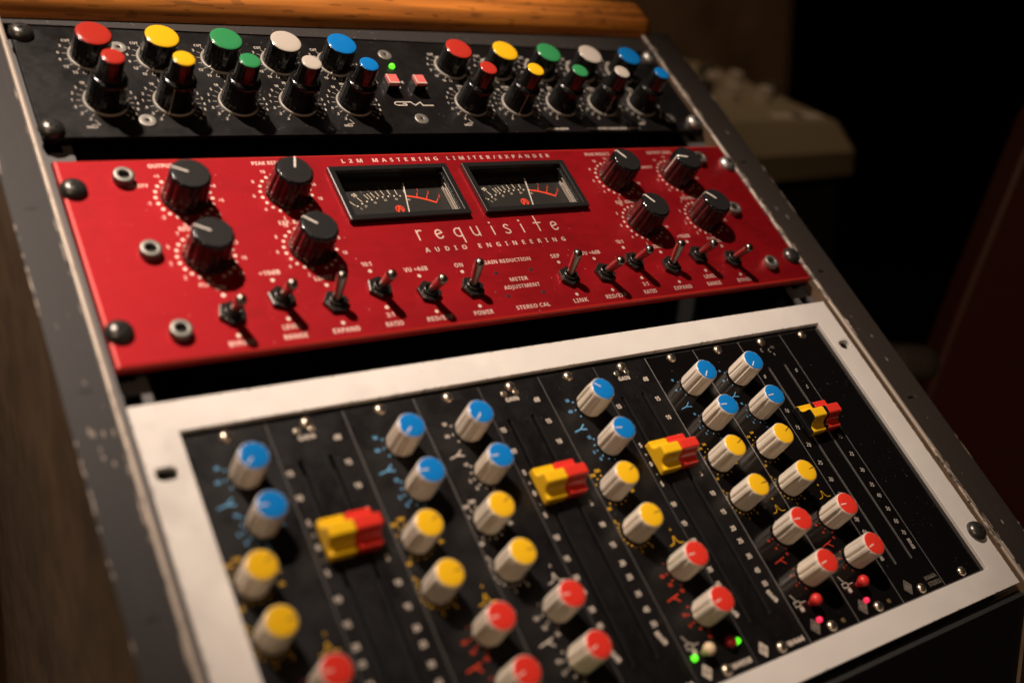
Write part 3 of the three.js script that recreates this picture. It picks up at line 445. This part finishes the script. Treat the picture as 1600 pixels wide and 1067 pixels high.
const mat = (P, k, rough) => { const sm = smudge.clone(); sm.repeat.set(0.5, 1.7); sm.offset.set(k * 0.173, k * 0.31); return phy({ map: P.texture(), roughness: rough, roughnessMap: sm, specularIntensity: rough > 0.5 ? 0.75 : 1 }); };
const CREAM = '#d8cbbc';
const eqColour = eqLegend(301, ['#5fa8d8', '#d9a51c', '#d33a22'], false); diamond(eqColour, -11.2, ml(-218.4), '#8d8378', false); eqColour.text('PE', 10, ml(-221), 2.2, { c: '#8f7a55' });
const eqBold = eqLegend(303, ['#6cb4e4', '#e6b01c', '#e0401f'], true); diamond(eqBold, -12, ml(-218.6), CREAM, true); eqBold.text('W495B', 11, ml(-221), 2.9, { c: CREAM, width: 14 });
const eqWhite = eqLegend(305, [CREAM, CREAM, CREAM], true); diamond(eqWhite, -12, ml(-218.6), CREAM, true); eqWhite.text('W495B', 11, ml(-221), 2.9, { c: CREAM, width: 14 });
const stops = [-66.4, -79.6, -92.8, -105.4, -118.3, -131.4, -143.4, -154, -161.8, -171.3, -180, -188, -195.6];
const faderThin = modPrint(307); { const t = ['0', '5', '10', '15', '20', '25', '30', '35', '40', '50', '60', '70', '80dB'];
  stops.forEach((y, i) => { for (const x of [-15.4, 14.8]) faderThin.text(t[i], x, ml(y), 2.7, { c: '#d5ccc0', bold: false, turn: i === 12 ? -90 : -22, squeeze: 0.85 }); });
  diamond(faderThin, -9.8, ml(-218), '#8d8378', false); faderThin.text('W444A', 12.6, ml(-217.4), 2.6, { c: '#8d8378', width: 11, bold: false }); faderThin.text('STEREO', 13.2, ml(-221.4), 2.6, { c: '#8d8378', width: 12, bold: false });
  faderThin.text('PFL', 7, ml(-46.4), 2, { c: '#9a9086', bold: false }); faderThin.text('C', 2.6, ml(-48.2), 3, { c: '#9a9086' }); faderThin.text('C', -4, ml(-47), 3, { c: '#9a9086' }); faderThin.text('R', 5, ml(-51.6), 2, { c: '#9a9086' }); }
const faderBold = modPrint(309); { const t = ['15', '10', '5', '0', '5', '10', '15', '20', '25', '35', '45', '55', '80dB'];
  stops.forEach((y, i) => { for (const x of [-17.3, 12.8]) faderBold.text(t[i], x, ml(y), 2.9, { c: CREAM, turn: i === 12 ? -70 : 0, squeeze: 0.85 }); });
  for (const x of [-17.2, 12.9]) { faderBold.text('+', x, ml(-99.3), 2.4, { c: CREAM }); faderBold.text('-', x, ml(-112), 2.4, { c: CREAM }); }
  faderBold.text('dB', 12.4, ml(-52), 2.9, { c: CREAM }); faderBold.text('GAIN', -2.6, ml(-49), 2.6, { c: CREAM, width: 9 }); diamond(faderBold, -12, ml(-219), CREAM, true); faderBold.text('W444', 11, ml(-221.2), 2.9, { c: CREAM, width: 13 }); }
const blankP = modPrint(311); blankP.dust(313, 120, 0.35);
const skins = { eqColour: mat(eqColour, 1, 0.33), eqBold: mat(eqBold, 2, 0.88), eqWhite: mat(eqWhite, 3, 0.88), faderThin: mat(faderThin, 4, 0.28), faderBold: mat(faderBold, 5, 0.88), blank: mat(blankP, 6, 0.28) };

const plainFace = mm(planarUV(plate(rectShape(-20, -MH / 2, 20, MH / 2), FACE, 2, 0.12), -20, -MH / 2, 40, MH));
function slottedFace(xs, half) { const s = rectShape(-20, -MH / 2, 20, MH / 2); for (const x of xs) s.holes.push(rectShape(x - half, ml(-203.4), x + half, ml(-60.4), half * 0.95, THREE.Path)); return mm(planarUV(plate(s, FACE, 2, 0.12), -20, -MH / 2, 40, MH)); }
const seam = mm(box(0.5, MH, 2.0, 0, 0, FACE - 1.02));

// knob of the modules: grey fluted body, coloured disc, pointer line
const knobBody = mm(fluted([[7.2, 0.25, 0], [7.6, 0.6, 0.4], [7.65, 1.2, 1], [7.38, 13.2, 1], [7.33, 15.4, 0.35], [7.2, 17.2, 0.1], [6.9, 17.6, 0.1], [6.7, 17.65, 0]], 10, 0.8, 7, [Math.PI / 2, -Math.PI / 2], 0.55, 168));
const knobDisc = mm(lathe([[0, 0.75], [4, 0.68], [6.2, 0.45], [6.75, 0.1], [6.75, 0]].reverse(), 48));
const knobLine = mm(rbox(0.62, 4.4, 0.3, 0.12, 0, 3.9, 18.25));
const knobTurn = [[221, 180, 22, 0, 180, 186], [221, 180, 20, 2, 182, 186], [222, 182, 24, 358, 178, 190], [133, 178, 22, 4, 182, 184], [221, 180, 22, 0, 180, 186], [218, 186, 24, 2, 182, 190]];
const knobTints = [[0.76, 0.67, 0.56, 0.4], [0.71, 0.63, 0.535, 0.46], [0.79, 0.69, 0.565, 0.36], [0.73, 0.65, 0.53, 0.42]].map(([r, g, b, q]) => std({ color: lin(r, g, b), roughness: q }));
const capOf = [M.capBlue, M.capBlue, M.capYellow, M.capYellow, M.capRed, M.capRed], lineOf = [M.paint, M.paint, M.darkPaint, M.darkPaint, M.paint, M.paint];
function screws(t) { for (const y of [-41.2, -221.4]) { const s = part(t, 'module_screw', G.smallHead, M.nickelScrew, [0, ml(y), FACE], [0, 0, y * 0.7 + t.position.x * 40]); part(s, 'cross_slot', G.smallCross, M.slotBlack); } }
function eqModule(i, skin, turns, label, extra) {
  const t = thing('equalizer_module', label, 'module', [cxOf(i), CY, 0], 'equalizer modules in the white frame');
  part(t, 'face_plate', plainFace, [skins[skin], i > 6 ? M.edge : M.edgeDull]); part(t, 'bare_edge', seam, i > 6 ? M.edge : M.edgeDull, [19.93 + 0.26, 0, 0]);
  KN.forEach(([x, y], k) => { const j = Math.sin(i * 12.7 + k * 4.1), b = part(t, 'rotary_knob', knobBody, knobTints[(i * 3 + k * 5) % 4], [x, ml(y), FACE + 0.35 * (1 + Math.sin(i * 5.1 + k * 2.3))], [0.012 * Math.cos(i + k * 2), 0.012 * j, deg(turns[k] - 90 + 5 * j)]); part(b, 'knob_disc', knobDisc, capOf[k], [0, 0, 17.6]); part(b, 'pointer_line', knobLine, lineOf[k]); });
  screws(t); extra(t); return t;
}
const buttonGeo = mm(lathe([[0, 8.2], [1.6, 8.0], [2.9, 7.0], [3.3, 5.4], [2.6, 3.0], [1.6, 1.2], [1.5, 0]].reverse(), 32)), ledGeo = mm(lathe([[0, 2.6], [0.9, 2.4], [1.5, 1.6], [1.6, 0]].reverse(), 24));
const redSwitch = (t) => { part(t, 'push_button', buttonGeo, M.redButton, [-5.4, ml(-206.4), FACE]); part(t, 'indicator_lamp', ledGeo, M.ledRed, [-6.6, ml(-216), FACE]); };
const greenSwitch = (t) => { part(t, 'push_button', buttonGeo, M.creamButton, [-8.2, ml(-209.6), FACE]); part(t, 'reset_button', buttonGeo, M.darkRedButton, [9.0, ml(-209.8), FACE - 3]); part(t, 'indicator_lamp', ledGeo, M.ledGreen, [-15.4, ml(-210.4), FACE]); part(t, 'indicator_lamp', ledGeo, M.ledGreen, [14.8, ml(-210.4), FACE]); };
eqModule(0, 'eqBold', knobTurn[0], 'equalizer module at the frame end away from the blank plate, beside one fader module', greenSwitch);
eqModule(2, 'eqBold', knobTurn[1], 'equalizer module with coloured print between a fader module and the white printed equalizer module', greenSwitch);
eqModule(3, 'eqWhite', knobTurn[2], 'equalizer module whose printed scales are all white instead of coloured', greenSwitch);
eqModule(5, 'eqBold', knobTurn[3], 'equalizer module with green lamps standing between two fader modules', greenSwitch);
eqModule(7, 'eqColour', knobTurn[4], 'equalizer module with red button between a bold numbered fader module and another equalizer', redSwitch);
eqModule(8, 'eqColour', knobTurn[5], 'equalizer module with red button beside the fader module next to the blank plate', redSwitch);

// finger caps of the faders: a ridge across, hollow flanks, a lip at each end
const capProfile = (k) => { const s = new THREE.Shape(); s.moveTo(-9.8, 1.6); s.lineTo(9.8, 1.6); s.lineTo(9.9 + k, 5.2); s.quadraticCurveTo(9.8 + k, 7.2 + k, 8.2, 7.0 + k); s.bezierCurveTo(5.6, 6.4 + k, 4.2, 8.4 + k, 3.7, 12 + k); s.quadraticCurveTo(3.4, 14.2 + k, 1.8, 14.2 + k); s.lineTo(-1.8, 14.2 + k); s.quadraticCurveTo(-3.4, 14.2 + k, -3.7, 12 + k); s.bezierCurveTo(-4.2, 8.4 + k, -5.6, 6.4 + k, -8.2, 7.0 + k); s.quadraticCurveTo(-9.8 - k, 7.2 + k, -9.9 - k, 5.2); s.closePath(); return s; };
const capGeo = (w, k, b) => { const g = new THREE.ExtrudeGeometry(capProfile(k), { depth: w - 2 * b, bevelEnabled: true, bevelThickness: b, bevelSize: b, bevelOffset: -b, bevelSegments: 3, curveSegments: 12 }); g.translate(0, 0, -w / 2 + b); g.applyMatrix4(new THREE.Matrix4().makeBasis(new THREE.Vector3(0, 1, 0), new THREE.Vector3(0, 0, 1), new THREE.Vector3(1, 0, 0))); return mm(g); };
const capFull = capGeo(13.4, 0, 1.2), capCore = capGeo(13.0, 0, 0.5), capSkin = capGeo(11.4, 0.25, 0.3), stemGeo = mm(box(1.2, 6, 4.6, 0, 0, 0.2));
function faderModule(i, skin, xs, y, label, thin) {
  const t = thing('fader_module', label, 'module', [cxOf(i), CY, 0], 'fader modules in the white frame');
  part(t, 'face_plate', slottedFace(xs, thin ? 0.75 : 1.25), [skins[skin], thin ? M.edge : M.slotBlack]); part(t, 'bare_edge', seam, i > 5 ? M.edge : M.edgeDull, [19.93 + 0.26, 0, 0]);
  part(t, 'slot_backing', mm(box(30, 160, 1, xs[0] / 2 + xs[1] / 2, ml(-131), FACE - 7)), M.inside);
  [[M.capYellow, 0], [M.capRed, 0.4]].forEach(([m, dy], k) => {
    const b = part(t, 'fader_cap', thin ? capCore : capFull, thin ? M.blackPlastic : m, [xs[k] + (k ? -1 : 1) * (thin ? 0.4 : 0.9), ml(y + dy), FACE]);
    if (thin) part(b, 'coloured_shell', capSkin, m); part(b, 'fader_stem', stemGeo, M.darkChrome, [(k ? 1 : -1) * (thin ? 0.4 : 0.9), 0, 0]);
  });
  if (!thin) for (const dx of [-6.2, 1.6]) part(t, 'trimmer', mm(lathe([[0, 0.3], [1.2, 0.5], [1.7, 0.4], [1.9, 0]].reverse(), 20)), M.nickelScrew, [dx, ml(-45), FACE]);
  screws(t); return t;
}
faderModule(1, 'faderBold', [-10.2, 5.4], -104.6, 'fader module beside the end equalizer module, second in the row', false);
faderModule(4, 'faderBold', [-10.8, 4.8], -104.2, 'fader module beside the equalizer module with all white scales', false);
faderModule(6, 'faderBold', [-11.2, 4.4], -104.4, 'fader module with bold numbers beside the first equalizer module with a red button', false);
faderModule(9, 'faderThin', [-7.6, 7.6], -104.4, 'stereo fader module with thin grey numbers and black sided caps beside the blank plate', true);
{ const t = thing('blank_module', 'plain black blank plate without controls closing the end of the white frame', 'blank plate', [cxOf(10), CY, 0]); part(t, 'face_plate', plainFace, [skins.blank, M.edge]); screws(t); }

// ---------------------------------------------------------------- things behind the rack, out of focus
const along = (px, py, dist) => { const f = 1637.7; const right = new THREE.Vector3().crossVectors(rackDir(0.56033, 0.43755, -0.70327), camera.up).normalize(); return rackDir(0.56033, 0.43755, -0.70327).addScaledVector(right, (px - 800) / f).addScaledVector(camera.up, -(py - 533.5) / f).multiplyScalar(dist).add(camera.position); };
{
  const tan = std({ color: lin(0.30, 0.235, 0.14), roughness: 0.55 }), tanDark = std({ color: lin(0.07, 0.055, 0.035), roughness: 0.6 }), pale = std({ color: lin(0.62, 0.54, 0.45), roughness: 0.4 });
  const c = new THREE.Group(); c.name = 'sound_console'; c.userData = { label: 'tan sloping sound console with pale knobs and buttons standing behind the rack', category: 'console' };
  const p = along(1185, 266, 1.35); c.position.copy(p); c.rotation.y = deg(13); scene.add(c);
  const s = new THREE.Shape(); s.moveTo(0.06, 0); s.lineTo(0.06, 0.02); s.lineTo(0.035, 0.055); s.lineTo(-0.17, 0.135); s.lineTo(-0.20, 0.135); s.lineTo(-0.20, 0); s.closePath();
  const g = new THREE.ExtrudeGeometry(s, { depth: 0.40, bevelEnabled: true, bevelThickness: 0.012, bevelSize: 0.008, bevelSegments: 3 }); g.rotateY(-Math.PI / 2); g.translate(0.13, 0, 0);
  part(c, 'case', g, tan);
  const down = new THREE.SpotLight(new THREE.Color(1.0, 0.74, 0.52), 1.15, 0, 0.26, 1, 2); down.name = 'added_downlight_beam'; down.position.set(p.x + 0.02, 2.45, p.z - 0.04); down.target.position.set(p.x + 0.02, 0, p.z - 0.04); down.castShadow = true; down.shadow.radius = 2; scene.add(down, down.target);  // unseen spot added to brighten the console, with a fixture to match
  const dl = new THREE.Group(); dl.name = 'added_downlight'; dl.userData = { label: 'added unseen black spot fixture brightening the tan sound console', category: 'added_downlight' }; dl.position.set(p.x + 0.02, 2.5, p.z - 0.04); dl.rotation.x = Math.PI / 2; scene.add(dl);
  part(dl, 'housing', mm(lathe([[52, 60], [55, 60], [55, -30], [30, -60], [0, -62]], 32)), std({ color: lin(0.02, 0.02, 0.02), roughness: 0.5, side: THREE.DoubleSide })); part(dl, 'lens', mm(cyl(40, 40, 2, 28, 20)), std({ color: lin(0.2, 0.2, 0.2), emissive: lin(1, 0.74, 0.52), emissiveIntensity: 0.8 }));
  const knob = mm(fluted([[11, 0, 0], [11, 1, 1], [9.4, 18, 1], [8.6, 19, 0]], 12, 0.4, 2, [], 0, 48)), key = mm(rbox(19, 15, 8, 2));
  const ang = Math.atan2(0.08, 0.205);
  for (const [x, z, m] of [[-0.02, -0.035, pale], [-0.005, -0.075, pale], [0.055, -0.03, pale], [0.07, -0.085, pale], [0.035, -0.11, tanDark], [0.105, -0.05, tanDark], [-0.06, -0.05, tanDark], [-0.075, -0.10, pale]]) { const k = shade(new THREE.Mesh(knob, m)); k.name = 'knob'; k.position.set(x, 0.055 + (0.035 - z) * 0.08 / 0.205 + 0.007, z); k.rotation.x = -Math.PI / 2 + ang; c.add(k); }
  for (let i = 0; i < 5; i++) { const k = shade(new THREE.Mesh(key, i === 2 ? tanDark : pale)); k.name = 'button'; k.position.set(0.0 + i * 0.027, 0.066, 0.022); k.rotation.x = -Math.PI / 2 + ang; c.add(k); }
  const st = shade(new THREE.Mesh(new THREE.BoxGeometry(0.40, p.y - 0.012, 0.24), M.inside)); st.name = 'stand'; st.position.set(-0.07, -p.y / 2 - 0.006, -0.07); c.add(st);
}

{
  const redWood = std({ color: lin(0.10, 0.022, 0.010), roughness: 0.5 }), pad = std({ color: lin(0.07, 0.053, 0.038), roughness: 0.8 });
  const c = new THREE.Group(); c.name = 'wooden_chair'; c.userData = { label: 'dark red brown wooden chair with a tan padded arm in the dark behind the rack', category: 'chair' };
  const p = along(1560, 560, 1.15); c.position.set(p.x, 0, p.z); c.rotation.y = deg(-32); scene.add(c);
  const s = new THREE.Shape(); s.moveTo(-0.12, 0); s.bezierCurveTo(-0.10, 0.16, -0.06, 0.26, 0.0, 0.46); s.bezierCurveTo(0.04, 0.56, 0.30, 0.56, 0.34, 0.46); s.lineTo(0.34, 0); s.closePath(); const h = new THREE.Path(); h.moveTo(0.06, 0.14); h.bezierCurveTo(0.05, 0.24, 0.06, 0.32, 0.09, 0.42); h.lineTo(0.26, 0.42); h.lineTo(0.27, 0.14); h.closePath(); s.holes.push(h);
  const g = new THREE.ExtrudeGeometry(s, { depth: 0.03, bevelEnabled: true, bevelThickness: 0.006, bevelSize: 0.006, bevelSegments: 2 }); g.translate(0, p.y - 0.2, 0); part(c, 'backrest', g, redWood);
  const arm = new RoundedBoxGeometry(0.05, 0.035, 0.26, 4, 0.016); arm.rotateX(-0.18); arm.translate(-0.17, p.y + 0.015, 0.05); part(c, 'padded_arm', arm, pad);
  const seat = new RoundedBoxGeometry(0.46, 0.04, 0.42, 4, 0.018); seat.translate(0.11, p.y - 0.22, 0.2); part(c, 'seat', seat, redWood);
  for (const [x, z] of [[-0.09, 0.03], [0.31, 0.03], [-0.09, 0.38], [0.31, 0.38]]) { const l = new THREE.CylinderGeometry(0.02, 0.015, p.y - 0.24, 12); l.translate(x, (p.y - 0.24) / 2, z); part(c, 'leg', l, redWood); }
}

// ---------------------------------------------------------------- the ceiling spotlight, and a globe added for the fill, outside the frame
{
  const dir = LAMP_AIM.clone().sub(LAMP).normalize(), L = new THREE.Group(); L.name = 'ceiling_spotlight'; L.userData = { label: 'small black ceiling spotlight aimed down at the rack', category: 'spotlight' };
  L.position.copy(LAMP).addScaledVector(dir, -0.05); L.quaternion.setFromUnitVectors(new THREE.Vector3(0, 0, 1), dir); scene.add(L);
  part(L, 'housing', mm(lathe([[62, 40], [64, 40], [64, -40], [40, -90], [0, -95]], 40)), std({ color: lin(0.02, 0.02, 0.02), roughness: 0.5, side: THREE.DoubleSide }));
  part(L, 'lens', mm(cyl(44, 44, 2, 32, 10)), std({ color: lin(0.2, 0.2, 0.2), emissive: lin(1, 0.8, 0.6), emissiveIntensity: 1.5 }));
  const g = shade(new THREE.Mesh(new THREE.SphereGeometry(0.1, 32, 20), std({ color: lin(0.5, 0.5, 0.5), emissive: lin(1, 0.74, 0.5), emissiveIntensity: 3 }))); g.name = 'added_fill_globe'; g.position.copy(FILL_GLOBE); g.userData = { label: 'added warm white globe giving unseen fill light', category: 'lamp' }; scene.add(g);
}

renderer.render(scene, camera);
